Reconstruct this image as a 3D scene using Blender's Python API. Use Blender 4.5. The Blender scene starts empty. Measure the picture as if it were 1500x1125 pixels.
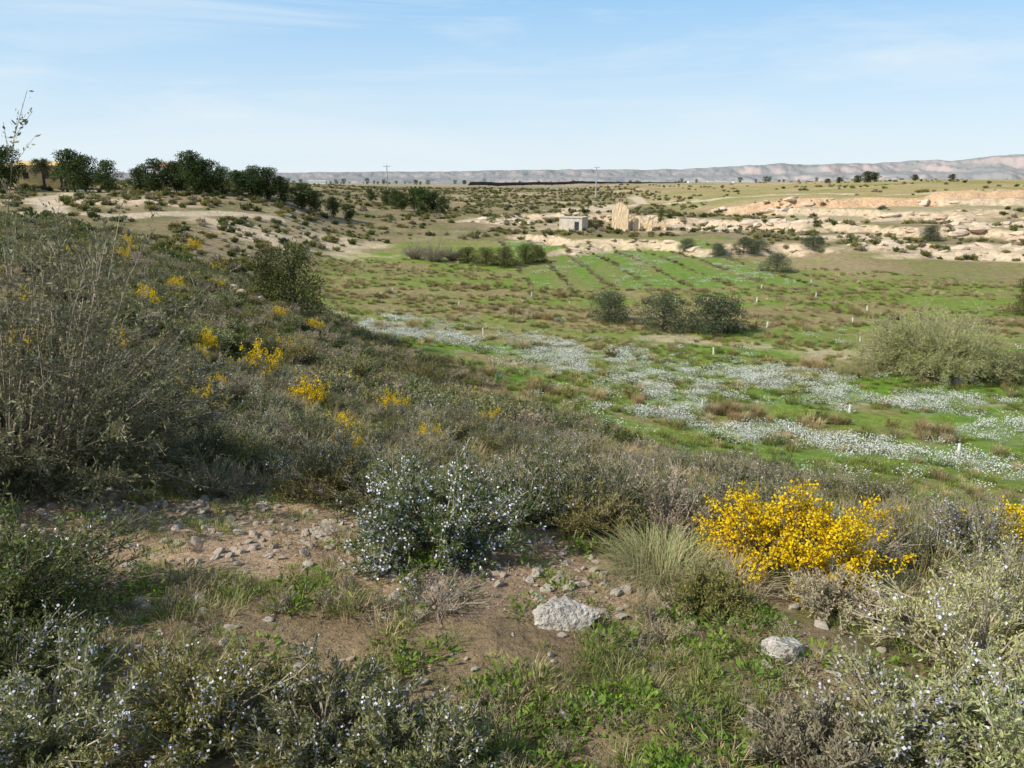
import bpy, numpy as np, math
from mathutils import Vector
PITCH=math.radians(15.7)
rng=np.random.default_rng(7)
scene=bpy.context.scene
# ------------------------------------------------------------------ noise
def ss(a,b,x):
    t=np.clip((x-a)/(b-a),0,1); return t*t*(3-2*t)
def hsh(ix,iy,s):
    v=np.sin(ix*127.1+iy*311.7+s*74.7)*43758.5453
    return v-np.floor(v)
def vn(x,y,s=0):
    ix=np.floor(x);iy=np.floor(y);fx=x-ix;fy=y-iy
    fx=fx*fx*(3-2*fx);fy=fy*fy*(3-2*fy)
    a=hsh(ix,iy,s);b=hsh(ix+1,iy,s);c=hsh(ix,iy+1,s);d=hsh(ix+1,iy+1,s)
    return (a*(1-fx)+b*fx)*(1-fy)+(c*(1-fx)+d*fx)*fy
def fbm(x,y,s=0,o=4):
    r=0;a=.5;t=0
    for i in range(o):
        r=r+a*vn(x*2**i+i*7.3,y*2**i+i*3.1,s+i);t+=a;a*=.55
    return r/t
# ------------------------------------------------------------------ terrain (world metres, z relative to eye level)
CP=np.array([
(0,0,-1.65),(0,3,-1.95),(-3,3,-1.8),(3,3,-2.2),(0,5,-2.3),(-3,5,-2.1),
(-4.26,8,-2.55),(-7.8,15,-3.3),(-14.3,28,-4.2),(-25,50,-5.1),(-47,95,-5.9),(-59,120,-3.3),(-66,135,-3),
(-5.7,8,-2.0),(-13.7,20,-2.4),(-40.5,60,-3.4),(-64,95,-4.5),(-87,130,-2.5),
(-2.75,8,-3),(-5.4,16,-4.5),(-9.2,28,-6.1),(-14.6,45,-7.5),(-28.8,90,-9.5),(-34.8,110,-7.5),(-42,135,-4),
(-14,60,-11.2),(-14.8,80,-11.1),(-24,105,-10.6),(-31.7,130,-8),(-44.8,200,-5.6),(-72,300,-4.4),
(0,8,-3.4),(0,20,-6.8),(0,36,-10.7),(0,45,-11.6),(0,62,-11.8),(0,88,-11.7),(0,120,-11),(0,155,-10.5),(0,190,-8.5),(0,225,-8.1),(0,350,-6.7),
(2.5,7,-3.3),(6.3,18,-7.6),(10.3,30,-11.4),(14.4,43,-11.8),(19.7,60,-12),(27.5,85,-11.8),(35.2,112,-11.5),(46,145,-9.8),(53.6,170,-8.2),(62.8,200,-7.5),(103,330,-6.0),
(4.3,6,-3.1),(12,17,-7.9),(18,26,-11),(25,37,-11.8),(36.3,55,-12),(55.6,86,-12),(68,105,-11.6),(78,122,-9.8),(88.6,140,-8.3),(100.8,160,-7.0),(112.8,180,-5.8),(311,500,-3.7),(200,260,-4.5),
(60,20,-12),(120,60,-11.5),(-30,10,-2),(-60,40,-2.5),(0,-20,-1.0),(-20,-20,-.5),(20,-20,-4),(25,0,-8),(-40,-40,0),(60,-40,-10),
(-200,300,-3),(-200,100,-2),(0,700,-8),(-400,700,-6),(400,700,-5),(250,150,-6)],float)
def warp(x,y):
    r=np.hypot(x,y)+1e-9;k=np.arcsinh(r/6.)/r
    return x*k,y*k
def tps_fit():
    X,Y=warp(CP[:,0],CP[:,1]);n=len(CP)
    r=np.hypot(X[:,None]-X,Y[:,None]-Y)
    K=np.where(r>0,r*r*np.log(r+1e-12),0)+np.eye(n)*.002
    P=np.c_[np.ones(n),X,Y]
    M=np.block([[K,P],[P.T,np.zeros((3,3))]])
    return np.linalg.solve(M,np.r_[CP[:,2],0,0,0]),X,Y
W,CX,CY=tps_fit()
def base(x,y):
    x=np.asarray(x,float);y=np.asarray(y,float);sh=x.shape
    X,Y=warp(x.ravel(),y.ravel());z=W[-3]+W[-2]*X+W[-1]*Y
    for i in range(len(CP)):
        r2=(X-CX[i])**2+(Y-CY[i])**2
        z=z+W[i]*.5*r2*np.log(r2+1e-12)
    z=z.reshape(sh);r=np.hypot(x,y)
    w=ss(400,900,r)
    return z*(1-w)+w*(-7-.0085*np.maximum(r-600,0))
def yend(x): return 131-25*ss(36,46,x)
def terr(x,y): return ss(-6,8,y-yend(x)+20*(1-ss(36,46,x)))*ss(-8,6,x)*(1-ss(178,190,y))
def scarp(x,y):
    return y-(186-.05*x+5*(fbm(x/30,x*0+3,48,3)-.5)*2)
def H(x,y,zb=None):
    x=np.asarray(x,float);y=np.asarray(y,float)
    z=base(x,y) if zb is None else zb
    r=np.hypot(x,y);M=terr(x,y)
    st=1.7;q=(z+1.9*(fbm(x/18,y/12,5)-.5))/st
    f=q-np.floor(q);zt=(np.floor(q)+ss(.40,.56,f))*st
    z=z+(zt-z)*M*.95
    z=z+ss(-.9,.9,scarp(x,y)+(fbm(x/2.5,y/2.5,49,2)-.5)*2)*2.0*ss(40,60,x)*(1-ss(420,900,r))
    z=z+(fbm(x/5,y/5,1,3)-.5)*.5*ss(5,14,r)*(1-.7*ss(-10,-11,z)*ss(20,30,y))+(fbm(x/.7,y/.7,2,3)-.5)*.10*(1-ss(60,120,r))
    z=z+(fbm(x/25,y/25,9,4)-.5)*2.0*ss(110,170,r)*(1-ss(600,1500,r))
    return z
def h1(x,y): return float(H(np.array([x]),np.array([y]))[0])
def seg(x,y,pts):
    d=np.full(np.shape(x),1e9)
    for (ax,ay),(bx,by) in zip(pts[:-1],pts[1:]):
        vx,vy=bx-ax,by-ay;t=np.clip(((x-ax)*vx+(y-ay)*vy)/(vx*vx+vy*vy),0,1)
        d=np.minimum(d,np.hypot(x-ax-t*vx,y-ay-t*vy))
    return d
TRACKS=[[(-80,92),(-52,100),(-44,112),(-37,118)],[(-60,100),(-72,116),(-74,127),(-80,145)],[(-2,180),(12,190),(24,205),(40,232),(44,280)],
        [(40,232),(57,208),(79,198),(105,192),(150,190)],[(8,160),(30,158),(60,152),(85,160)]]
FB1=[(-12,57),(-2.5,54),(6,48),(10,43),(17.6,41),(23,37),(30,34)]
FB2=[(3,37),(10,35),(15,31),(19,28)]
def flowermask(x,y):
    n=fbm(x/3.,y/3.,31,3)
    d1=seg(x,y,FB1);d2=seg(x,y,FB2)
    return np.maximum(ss(6.8,1.0,d1+ (n-.5)*13),ss(3.8,.6,d2+(n-.5)*8))*ss(.37,.56,fbm(x/1.4,y/1.6,35,3))
def barem(x,y):
    e=np.hypot((x+1.9)/2.6,(y-3.9)/.78)
    e2=np.hypot((x-.15)/1.3,(y-3.4)/.45)
    n=(fbm(x/.5,y/.5,41,3)-.5)
    return np.maximum(ss(1.2,.75,e+n*.8),ss(1.15,.6,e2+n*.9))
def fieldm(x,y,zb):
    n=(fbm(x/4,y/4,44,3)-.5)
    xb=np.interp(y,[0,5,9,14,22,31,42,71,80],[9,7,6.2,6.2,5.8,3.4,-3.2,-22,-24])
    a=ss(-1.2,1.2,x-xb+n*4)*ss(3,8,y)
    b=ss(-10.0,-10.8,zb+n*1.2)
    return np.where(y<60,a,a*(1-ss(60,75,y))+b*ss(60,75,y))*ss(2,-2,y-yend(x)+n*8)
def orchard(x,y):
    u=x+.09*(y-85)
    return ss(0,3,u)*ss(37,34,u)*ss(80,84,y)*ss(128,124,y)
def lerp(a,b,t): return a+(np.array(b)-a)*t[...,None]
def colour(x,y,z,zb,slope):
    r=np.hypot(x,y)
    nA=fbm(x/22,y/22,11);nB=fbm(x/4,y/4,12);nC=fbm(x/.6,y/.6,13)
    c=np.zeros(x.shape+(3,))+np.array((.27,.21,.115))
    c=lerp(c,(.43,.315,.19),ss(.48,.64,nC)*.75)
    c=lerp(c,(.16,.185,.055),ss(.5,.64,nB)*.5)
    fg=ss(4.8,3.8,r)
    c=lerp(c,(.33,.235,.135),fg*.8)
    c=lerp(c,(.15,.17,.05),fg*ss(.47,.64,fbm(x/.35,y/.35,17))*.6)
    b=barem(x,y)
    c=lerp(c,(.47,.325,.205),b*.95)
    mid=ss(70,105,r)
    c2=np.zeros(x.shape+(3,))+np.array((.28,.215,.115))
    c2=lerp(c2,(.20,.18,.08),ss(.4,.6,nB))
    c2=lerp(c2,(.54,.42,.27),ss(.48,.62,nA)*.7*ss(.3,.6,nB)*(.35+.65*ss(-60,0,x)))
    c=c*(1-mid[...,None])+c2*mid[...,None]
    F=fieldm(x,y,zb)
    g=np.zeros(x.shape+(3,))+np.array((.185,.245,.045))
    g=lerp(g,(.28,.24,.10),ss(.48,.66,fbm(x/7,y/3.2,21)))
    br=ss(56,64,y+.25*x)*ss(90,78,y)
    g=lerp(g,(.29,.225,.11),br*ss(.38,.58,fbm(x/9,y/3,22))*.75)
    g=lerp(g,(.27,.20,.11),ss(84,90,y)*ss(.42,.58,nA)*(1-orchard(x,y))*.6)
    g=lerp(g,(.165,.245,.045),orchard(x,y)*.9)
    g=lerp(g,(.26,.21,.09),orchard(x,y)*ss(.5,.65,fbm(x/3,y/14,23))*.5)
    g=lerp(g,(.38,.27,.17),ss(9,3,seg(x,y,[(38,118),(44,96)]))*.5)
    g=lerp(g,(.14,.25,.03),ss(.44,.60,fbm(x/8,y/4,24))*ss(62,50,y)*.8)
    g=lerp(g,(.54,.42,.28),ss(2.5,.5,seg(x,y,[(12,56),(20,52),(26,49)])+(nB-.5)*4)*.7)
    g=lerp(g,(.46,.47,.40),flowermask(x,y)*.35)
    c=c*(1-F[...,None])+g*F[...,None]
    p=ss(-2,4,scarp(x,y))*ss(20,60,x-.1*(y-180))
    pc=np.zeros(x.shape+(3,))+np.array((.37,.30,.125))
    pc=lerp(pc,(.45,.34,.18),ss(.45,.55,fbm(x/160,y/26,26)))
    pc=lerp(pc,(.28,.27,.09),ss(.52,.62,fbm(x/200,y/22,27)))
    c=c*(1-p[...,None]*.85)+pc*p[...,None]*.85
    p2=ss(0,-3,scarp(x,y))*ss(-26,-20,scarp(x,y))*ss(45,60,x)
    c=lerp(c,(.40,.34,.19),p2*.7)
    bk=ss(.20,.42,slope)*ss(85,110,r)*(1-ss(400,500,r))*(.3+.7*ss(-20,0,x))
    c=lerp(c,(.64,.49,.33),bk*.9)
    c=lerp(c,(.62,.40,.23),ss(2.6,.8,np.abs(scarp(x,y)))*ss(45,60,x)*.9)
    lb=ss(9,3,seg(x,y,[(-68,112),(-54,117)])+ (nB-.5)*13)
    c=lerp(c,(.62,.47,.31),lb*ss(.36,.52,nB+.08))
    for tr in ([(10,196),(30,222)],[(-26,116),(-24,106)],[(-38,106),(-32,100)],[(55,112),(68,110),(80,112)],[(52,128),(62,128)],[(50,150),(64,150)],[(-8,166),(2,166)],[(80,135),(92,138)]):
        c=lerp(c,(.64,.50,.34),ss(7,2,seg(x,y,tr)+(nB-.5)*12)*.85)
    for tr in TRACKS: c=lerp(c,(.58,.47,.33),ss(2.2,1.3,seg(x,y,tr)+(nB-.5)*1.2)*.9)
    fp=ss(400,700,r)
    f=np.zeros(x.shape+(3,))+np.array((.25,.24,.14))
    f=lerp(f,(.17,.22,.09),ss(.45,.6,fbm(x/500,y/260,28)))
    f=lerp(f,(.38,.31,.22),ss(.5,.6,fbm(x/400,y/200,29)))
    f=lerp(f,(.30,.34,.35),ss(900,6000,r)*.75)  # aerial haze painted into the far plain colour, stronger with distance
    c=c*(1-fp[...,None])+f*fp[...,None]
    c*= (.82+.36*fbm(x/.23,y/.23,15,2))[...,None]*(1-ss(20,60,r))[...,None]+ss(20,60,r)[...,None]
    return np.clip(c,0,1)
# ------------------------------------------------------------------ mesh helpers
def mk(name,V,F4=None,F3=None,mats=(),mi=None,link=True,smooth=False):
    me=bpy.data.meshes.new(name)
    V=np.asarray(V,float)
    me.vertices.add(len(V));me.vertices.foreach_set("co",V.ravel())
    L=[];st=[];o=0
    for F,k in ((F4,4),(F3,3)):
        if F is not None and len(F):
            F=np.asarray(F);L.append(F.ravel());st.append(o+np.arange(0,F.size,k));o+=F.size
    L=np.concatenate(L);st=np.concatenate(st)
    me.loops.add(len(L));me.loops.foreach_set("vertex_index",L.astype(np.int32))
    me.polygons.add(len(st));me.polygons.foreach_set("loop_start",st.astype(np.int32))
    for m in mats: me.materials.append(m)
    if mi is not None: me.polygons.foreach_set("material_index",np.asarray(mi,np.int32))
    me.polygons.foreach_set("use_smooth",np.full(len(st),bool(smooth)))
    me.update(calc_edges=True)
    ob=bpy.data.objects.new(name,me)
    if link: scene.collection.objects.link(ob)
    return ob
class MB:
    def __init__(s): s.V=[];s.F=[];s.M=[];s.n=0
    def quads(s,P,m):
        N=len(P);s.V.append(P.reshape(-1,3));s.F.append(s.n+np.arange(N*4).reshape(N,4));s.M.append(np.full(N,m));s.n+=N*4
    def leaves(s,c,d,L,w,m,r):
        N=len(c);d=d/np.linalg.norm(d,axis=1,keepdims=True)
        sd=np.cross(d,r.normal(size=(N,3)));sd/=np.linalg.norm(sd,axis=1,keepdims=True)+1e-9
        L=np.broadcast_to(L,(N,))[:,None];w=np.broadcast_to(w,(N,))[:,None]
        P=np.stack([c,c+d*L*.5+sd*w*.5,c+d*L,c+d*L*.5-sd*w*.5],1);s.quads(P,m)
    def twigs(s,a,b,ra,rb,m,r):
        N=len(a);d=b-a;d/=np.linalg.norm(d,axis=1,keepdims=True)+1e-9
        u=np.cross(d,[.3,.2,1.]);u+=1e-6;u/=np.linalg.norm(u,axis=1,keepdims=True);v=np.cross(d,u)
        ra=np.broadcast_to(ra,(N,))[:,None];rb=np.broadcast_to(rb,(N,))[:,None];Q=[]
        for k in range(3):
            t0=k*2.094;t1=(k+1)*2.094
            o0=u*math.cos(t0)+v*math.sin(t0);o1=u*math.cos(t1)+v*math.sin(t1)
            Q.append(np.stack([a+o0*ra,a+o1*ra,b+o1*rb,b+o0*rb],1))
        s.quads(np.concatenate(Q),m)
    def obj(s,name,mats,link=True):
        return mk(name,np.concatenate(s.V),F4=np.concatenate(s.F),mats=mats,mi=np.concatenate(s.M),link=link)
# ------------------------------------------------------------------ materials
def nodes(m): m.use_nodes=True;nt=m.node_tree;return nt,nt.nodes,nt.links
def leafmat(name,c1,c2,trans=.25,rough=.6,rv=.35,hv=.015):
    m=bpy.data.materials.new(name);nt,n,l=nodes(m);b=n["Principled BSDF"];out=n["Material Output"]
    g=n.new("ShaderNodeNewGeometry");oi=n.new("ShaderNodeObjectInfo")
    mx=n.new("ShaderNodeMix");mx.data_type='RGBA';mx.inputs[6].default_value=(*c1,1);mx.inputs[7].default_value=(*c2,1)
    l.new(g.outputs["Random Per Island"],mx.inputs[0])
    hs=n.new("ShaderNodeHueSaturation");mr=n.new("ShaderNodeMapRange")
    mr.inputs[3].default_value=1-rv;mr.inputs[4].default_value=1+rv;l.new(oi.outputs["Random"],mr.inputs[0]);l.new(mr.outputs[0],hs.inputs["Value"])
    mr2=n.new("ShaderNodeMapRange");mr2.inputs[3].default_value=.5-hv;mr2.inputs[4].default_value=.5+hv
    mu=n.new("ShaderNodeMath");mu.operation='FRACT';mm=n.new("ShaderNodeMath");mm.operation='MULTIPLY';mm.inputs[1].default_value=7.31
    l.new(oi.outputs["Random"],mm.inputs[0]);l.new(mm.outputs[0],mu.inputs[0]);l.new(mu.outputs[0],mr2.inputs[0]);l.new(mr2.outputs[0],hs.inputs["Hue"])
    l.new(mx.outputs[2],hs.inputs["Color"]);l.new(hs.outputs[0],b.inputs["Base Color"]);b.inputs["Roughness"].default_value=rough
    b.inputs["Specular IOR Level"].default_value=.15
    if trans>0:
        t=n.new("ShaderNodeBsdfTranslucent");l.new(hs.outputs[0],t.inputs[0]);ms=n.new("ShaderNodeMixShader");ms.inputs[0].default_value=trans
        l.new(b.outputs[0],ms.inputs[1]);l.new(t.outputs[0],ms.inputs[2]);l.new(ms.outputs[0],out.inputs[0])
    return m
def solid(name,c1,c2,scale=5,rough=.85,bump=.3,bs=None):
    m=bpy.data.materials.new(name);nt,n,l=nodes(m);b=n["Principled BSDF"]
    tc=n.new("ShaderNodeTexCoord");no=n.new("ShaderNodeTexNoise");no.inputs["Scale"].default_value=scale;no.inputs["Detail"].default_value=8;no.inputs["Roughness"].default_value=.65
    l.new(tc.outputs["Object"],no.inputs["Vector"])
    cr=n.new("ShaderNodeValToRGB");cr.color_ramp.elements[0].position=.35;cr.color_ramp.elements[1].position=.65
    cr.color_ramp.elements[0].color=(*c1,1);cr.color_ramp.elements[1].color=(*c2,1)
    l.new(no.outputs[0],cr.inputs[0]);l.new(cr.outputs[0],b.inputs["Base Color"]);b.inputs["Roughness"].default_value=rough;b.inputs["Specular IOR Level"].default_value=.2
    bp=n.new("ShaderNodeBump");bp.inputs["Strength"].default_value=bump;bp.inputs["Distance"].default_value=.05
    n2=n.new("ShaderNodeTexNoise");n2.inputs["Scale"].default_value=(bs or scale*4);n2.inputs["Detail"].default_value=6;l.new(tc.outputs["Object"],n2.inputs["Vector"])
    l.new(n2.outputs[0],bp.inputs["Height"]);l.new(bp.outputs[0],b.inputs["Normal"])
    return m
M_ros=leafmat("rosemary_leaf",(.125,.14,.045),(.29,.29,.125))
M_rosd=leafmat("rosemary_leaf_dark",(.045,.07,.016),(.16,.195,.055))
M_flw=leafmat("rosemary_flower",(.60,.58,.72),(.84,.82,.90),.3)
M_gry=leafmat("grey_scrub_leaf",(.24,.20,.125),(.44,.375,.25))
M_olv=leafmat("olive_scrub_leaf",(.14,.135,.03),(.32,.285,.09))
M_bsh=leafmat("bush_leaf",(.11,.115,.045),(.28,.27,.145),.2)
M_sil=leafmat("silver_leaf",(.27,.29,.10),(.52,.52,.25))
M_yel=leafmat("gorse_flower",(.82,.54,.005),(.97,.74,.012),.3,rv=.06,hv=.003)
M_gor=leafmat("gorse_stem_green",(.12,.13,.025),(.27,.25,.07))
M_grn=leafmat("green_weed",(.10,.19,.02),(.23,.34,.05),.35)
M_gra=leafmat("grass_green",(.15,.195,.04),(.30,.33,.095),.3)
M_dry=leafmat("grass_dry",(.35,.28,.14),(.60,.49,.29),.3)
M_dry2=leafmat("grass_tawny",(.28,.215,.10),(.46,.36,.18),.3)
M_wht=leafmat("white_petal",(.76,.77,.73),(.89,.89,.87),.2,rv=.08)
M_yfl=leafmat("yellow_petal",(.6,.5,.03),(.8,.65,.05),.2)
M_pin=leafmat("pine_needles",(.022,.042,.012),(.10,.135,.035),.15,rv=.2)
M_oli=leafmat("olive_leaf",(.045,.06,.028),(.14,.16,.085),.15)
M_jun=leafmat("juniper_leaf",(.05,.06,.016),(.15,.155,.045),.15)
M_ret=leafmat("broom_twig",(.23,.24,.08),(.40,.39,.17),.3)
M_plm=leafmat("palm_leaf",(.06,.08,.025),(.16,.17,.06),.2)
M_twg=leafmat("twig_bark",(.19,.15,.11),(.40,.34,.265),0)
M_brk=solid("tree_bark",(.07,.05,.035),(.17,.13,.10),6)
M_drk=leafmat("dark_twig",(.08,.06,.04),(.18,.14,.10),0)
def rockmat(name,c1,c2,c3):
    m=solid(name,c1,c2,7,.9,.6,22);nt=m.node_tree;n=nt.nodes;l=nt.links;b=n["Principled BSDF"]
    oi=n.new("ShaderNodeObjectInfo");mx=n.new("ShaderNodeMix");mx.data_type='RGBA';mr=n.new("ShaderNodeMath");mr.operation='MULTIPLY';mr.inputs[1].default_value=.7
    l.new(oi.outputs["Random"],mr.inputs[0]);l.new(mr.outputs[0],mx.inputs[0])
    src=b.inputs["Base Color"].links[0].from_socket;l.new(src,mx.inputs[6]);mx.inputs[7].default_value=(*c3,1);l.new(mx.outputs[2],b.inputs["Base Color"])
    return m
M_rck=rockmat("limestone",(.42,.36,.28),(.68,.60,.50),(.48,.37,.26))
for _m,_sc in ((M_rck,11),):
    pass
M_san=rockmat("sandstone",(.54,.43,.31),(.72,.60,.45),(.48,.36,.25))
# ------------------------------------------------------------------ plant generators
def unit(v): return v/(np.linalg.norm(v,axis=1,keepdims=True)+1e-9)
def shrub(name,seed,R,Hh,nm,nsub,nl,L,w,mats,flower=0,fsize=.012,fper=3,tw=.004,tilt=1.15,up=.35,leafup=.7,base_r=.12,fmin=.45,link=False,lump=.35,sub=(.12,.3)):
    r=np.random.default_rng(seed);mb=MB()
    az=r.uniform(0,6.283,nm);th=np.arccos(1-r.uniform(0,1,nm)*(1-math.cos(tilt)))
    d=np.stack([np.sin(th)*np.cos(az),np.sin(th)*np.sin(az),np.cos(th)],1)
    env=1/np.sqrt((np.sin(th)/R)**2+(np.cos(th)/Hh)**2)
    lm=np.clip(1-lump*.5+lump*np.sin(az*3+seed)*np.sin(th*4+seed*1.7)+r.normal(0,.12,nm),.4,1.12)
    Ln=env*lm
    b0=np.stack([np.cos(az),np.sin(az),0*az],1)*(r.uniform(0,1,nm)*base_r*R*2)[:,None]
    K=4;pts=[b0]
    for k in range(1,K+1):
        t=k/K
        p=b0+(d*(t*Ln)[:,None]);p[:,2]+= up*Hh*.3*(t*(1-t))*4*np.sin(th)
        p=p+r.normal(0,.03,(nm,3))*R*t
        pts.append(p)
    for k in range(K):
        mb.twigs(pts[k],pts[k+1],tw*(1.6-k*.3),tw*(1.3-k*.3),0,r)
    PT=np.stack(pts,1)
    ns=nm*nsub;i=np.repeat(np.arange(nm),nsub);t=r.uniform(.2,1,ns)**.75;k=np.minimum((t*K).astype(int),K-1);f=t*K-k
    a=PT[i,k]*(1-f)[:,None]+PT[i,k+1]*f[:,None]
    dd=unit(PT[i,k+1]-PT[i,k]);sd=unit(dd+r.normal(0,.6,(ns,3))+np.array([0,0,up]))
    sl=Ln[i]*r.uniform(sub[0],sub[1],ns);bb=a+sd*sl[:,None]
    mb.twigs(a,bb,tw*.5,tw*.3,0,r)
    N=ns*nl;j=np.repeat(np.arange(ns),nl);q=r.uniform(0,1.02,N)
    c=a[j]+(bb[j]-a[j])*q[:,None]+r.normal(0,L*.25,(N,3));ld=unit(sd[j]*leafup+r.normal(0,.5,(N,3)))
    mb.leaves(c,ld,L*r.uniform(.6,1.3,N),w*r.uniform(.7,1.3,N),1,r)
    if flower>0:
        fn=.5+.5*np.sin(PT[i,4][:,0]*5/R+seed)*np.sin(PT[i,4][:,2]*4/R+seed*2)
        sel=np.where((r.uniform(0,1,ns)<flower*(.4+1.2*fn))&(t>fmin))[0]
        j=np.repeat(sel,fper);q=r.uniform(.3,1.05,len(j))
        c=a[j]+(bb[j]-a[j])*q[:,None]+r.normal(0,fsize*.8,(len(j),3))
        mb.leaves(c,r.normal(size=(len(j),3)),fsize*r.uniform(.6,1.4,len(j)),fsize*r.uniform(.6,1.2,len(j)),2,r)
    return mb.obj(name,mats,link)
def tuft(name,seed,n,R,Hh,wd,lean,mats,mi=0,heads=0,hm=1,hs=.03,link=False):
    r=np.random.default_rng(seed);mb=MB()
    a=r.uniform(0,6.283,n);rr=R*np.sqrt(r.uniform(0,1,n))*.5
    p0=np.stack([np.cos(a)*rr,np.sin(a)*rr,np.zeros(n)-.01],1)
    a2=a+r.normal(0,.5,n);ln=r.uniform(.1,1,n)*lean;hh=Hh*r.uniform(.45,1.1,n)
    od=np.stack([np.cos(a2),np.sin(a2),0*a2],1)
    p1=p0+od*(hh*ln*.3)[:,None]+np.array([0,0,1])*(hh*.5)[:,None]
    p2=p0+od*(hh*ln)[:,None]+np.array([0,0,1])*(hh*(1-.35*ln))[:,None]
    sd=np.stack([-np.sin(a2),np.cos(a2),0*a2],1)*(wd*.5)
    if len(mats)>1 and not heads: mi=(r.uniform(0,1,n)<.35).astype(int)
    P1=np.stack([p0-sd,p0+sd,p1+sd*.8,p1-sd*.8],1);P2=np.stack([p1-sd*.8,p1+sd*.8,p2+sd*.2,p2-sd*.2],1)
    if np.isscalar(mi): mb.quads(P1,mi);mb.quads(P2,mi)
    else:
        for q in (0,1): mb.quads(P1[mi==q],q);mb.quads(P2[mi==q],q)
    if heads:
        k=r.choice(n,min(n,heads),replace=False)
        q=np.repeat(p2[k],2,axis=0)
        mb.leaves(q+r.normal(0,hs*.3,q.shape),r.normal(size=q.shape)*[1,1,.3],hs,hs*.9,hm,r)
    return mb.obj(name,mats,link)
def weed(name,seed,n,R,L,w,mats,link=False):
    r=np.random.default_rng(seed);mb=MB()
    a=r.uniform(0,6.283,n);rr=R*np.sqrt(r.uniform(0,1,n));c=np.stack([np.cos(a)*rr,np.sin(a)*rr,r.uniform(.0,.05,n)*1.],1)
    d=unit(np.stack([np.cos(a)+r.normal(0,.6,n),np.sin(a)+r.normal(0,.6,n),r.uniform(.1,1.3,n)],1))
    mb.leaves(c,d,L*r.uniform(.5,1.3,n),w*r.uniform(.6,1.3,n),0,r)
    return mb.obj(name,mats,link)
def crown(mb,r,centers,radii,nl,L,w,m,flat=.75,shell=.5):
    for c,R in zip(centers,radii):
        n=int(nl*R*R);d=unit(r.normal(size=(n,3)));rad=R*(shell+(1-shell)*r.uniform(0,1,n))*(1+.3*np.sin(d[:,0]*5+c[0]*3)*np.sin(d[:,1]*6+c[1]*2)*1.)
        p=np.array(c)+d*rad[:,None]*np.array([1,1,flat]);p[:,2]=np.maximum(p[:,2],.02)
        mb.leaves(p,unit(d+r.normal(0,.8,(n,3))),L*r.uniform(.6,1.4,n),w*r.uniform(.6,1.3,n),m,r)
def limb(mb,r,p0,p1,r0,r1,m,k=5,wob=.05):
    p0=np.array(p0,float);p1=np.array(p1,float);L=np.linalg.norm(p1-p0);P=[p0]
    for i in range(1,k+1):
        q=p0+(p1-p0)*i/k
        if i<k:q=q+r.normal(0,wob*L,3)
        P.append(q)
    P=np.array(P);rad=np.linspace(r0,r1,k+1)
    mb.twigs(P[:-1],P[1:],rad[:-1],rad[1:],m,r)
def tree(name,seed,Hh,Rc,trunk,ncl,leaf,bark,L,w,nl,low=.25,cone=.0,clr=.33,flat=.8,link=False,egg=False):
    r=np.random.default_rng(seed);mb=MB()
    limb(mb,r,(0,0,-.3),(r.normal(0,.06*Rc),r.normal(0,.06*Rc),Hh*.8),trunk,trunk*.3,0,7,.015)
    C=[];RR=[]
    for i in range(ncl):
        a=6.283*(i*.618)+r.normal(0,.5);zz=low+(1-low)*((i+.5)/ncl)
        e=math.sqrt(max(0,1-((zz-low)/(1-low)*2-1)**2)) if not egg else math.sqrt(max(0,1-(zz)**2.2))
        e=max(e*(1-cone*zz),.12);rad=Rc*e*r.uniform(.3,.92)
        rc=Rc*clr*r.uniform(.6,1.3)
        c=(math.cos(a)*rad,math.sin(a)*rad,min(max(zz*Hh+r.normal(0,.03*Hh),rc*.3),Hh-rc*flat*.8));C.append(c);RR.append(rc)
        limb(mb,r,(0,0,max(.12*Hh,c[2]*.6)),c,trunk*.35,trunk*.1,0,3,.04)
    crown(mb,r,C,RR,nl,L,w,1,flat)
    return mb.obj(name,[bark,leaf],link)
def rock(name,seed,mat,sub=3,sx=1,sy=.8,sz=.6,rough=.22,cuts=9,link=False):
    import bmesh
    r=np.random.default_rng(seed);bm=bmesh.new();bmesh.ops.create_icosphere(bm,subdivisions=sub,radius=1)
    V=np.array([v.co for v in bm.verts])
    for i in range(cuts):
        d=r.normal(size=3);d/=np.linalg.norm(d);k=r.uniform(.5,.8)
        t=V@d;V=np.where((t>k)[:,None],V-(t-k)[:,None]*d*.95,V)
    n=fbm(V[:,0]*2+V[:,2]*1.3+seed,V[:,1]*2+V[:,2]*1.7,seed%50,4)-.5
    V=V*(1+n[:,None]*rough);V=V*np.array([sx,sy,sz])
    for v,c in zip(bm.verts,V): v.co=c
    me=bpy.data.meshes.new(name);bm.to_mesh(me);bm.free();me.materials.append(mat)
    ob=bpy.data.objects.new(name,me)
    if link: scene.collection.objects.link(ob)
    return ob
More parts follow.
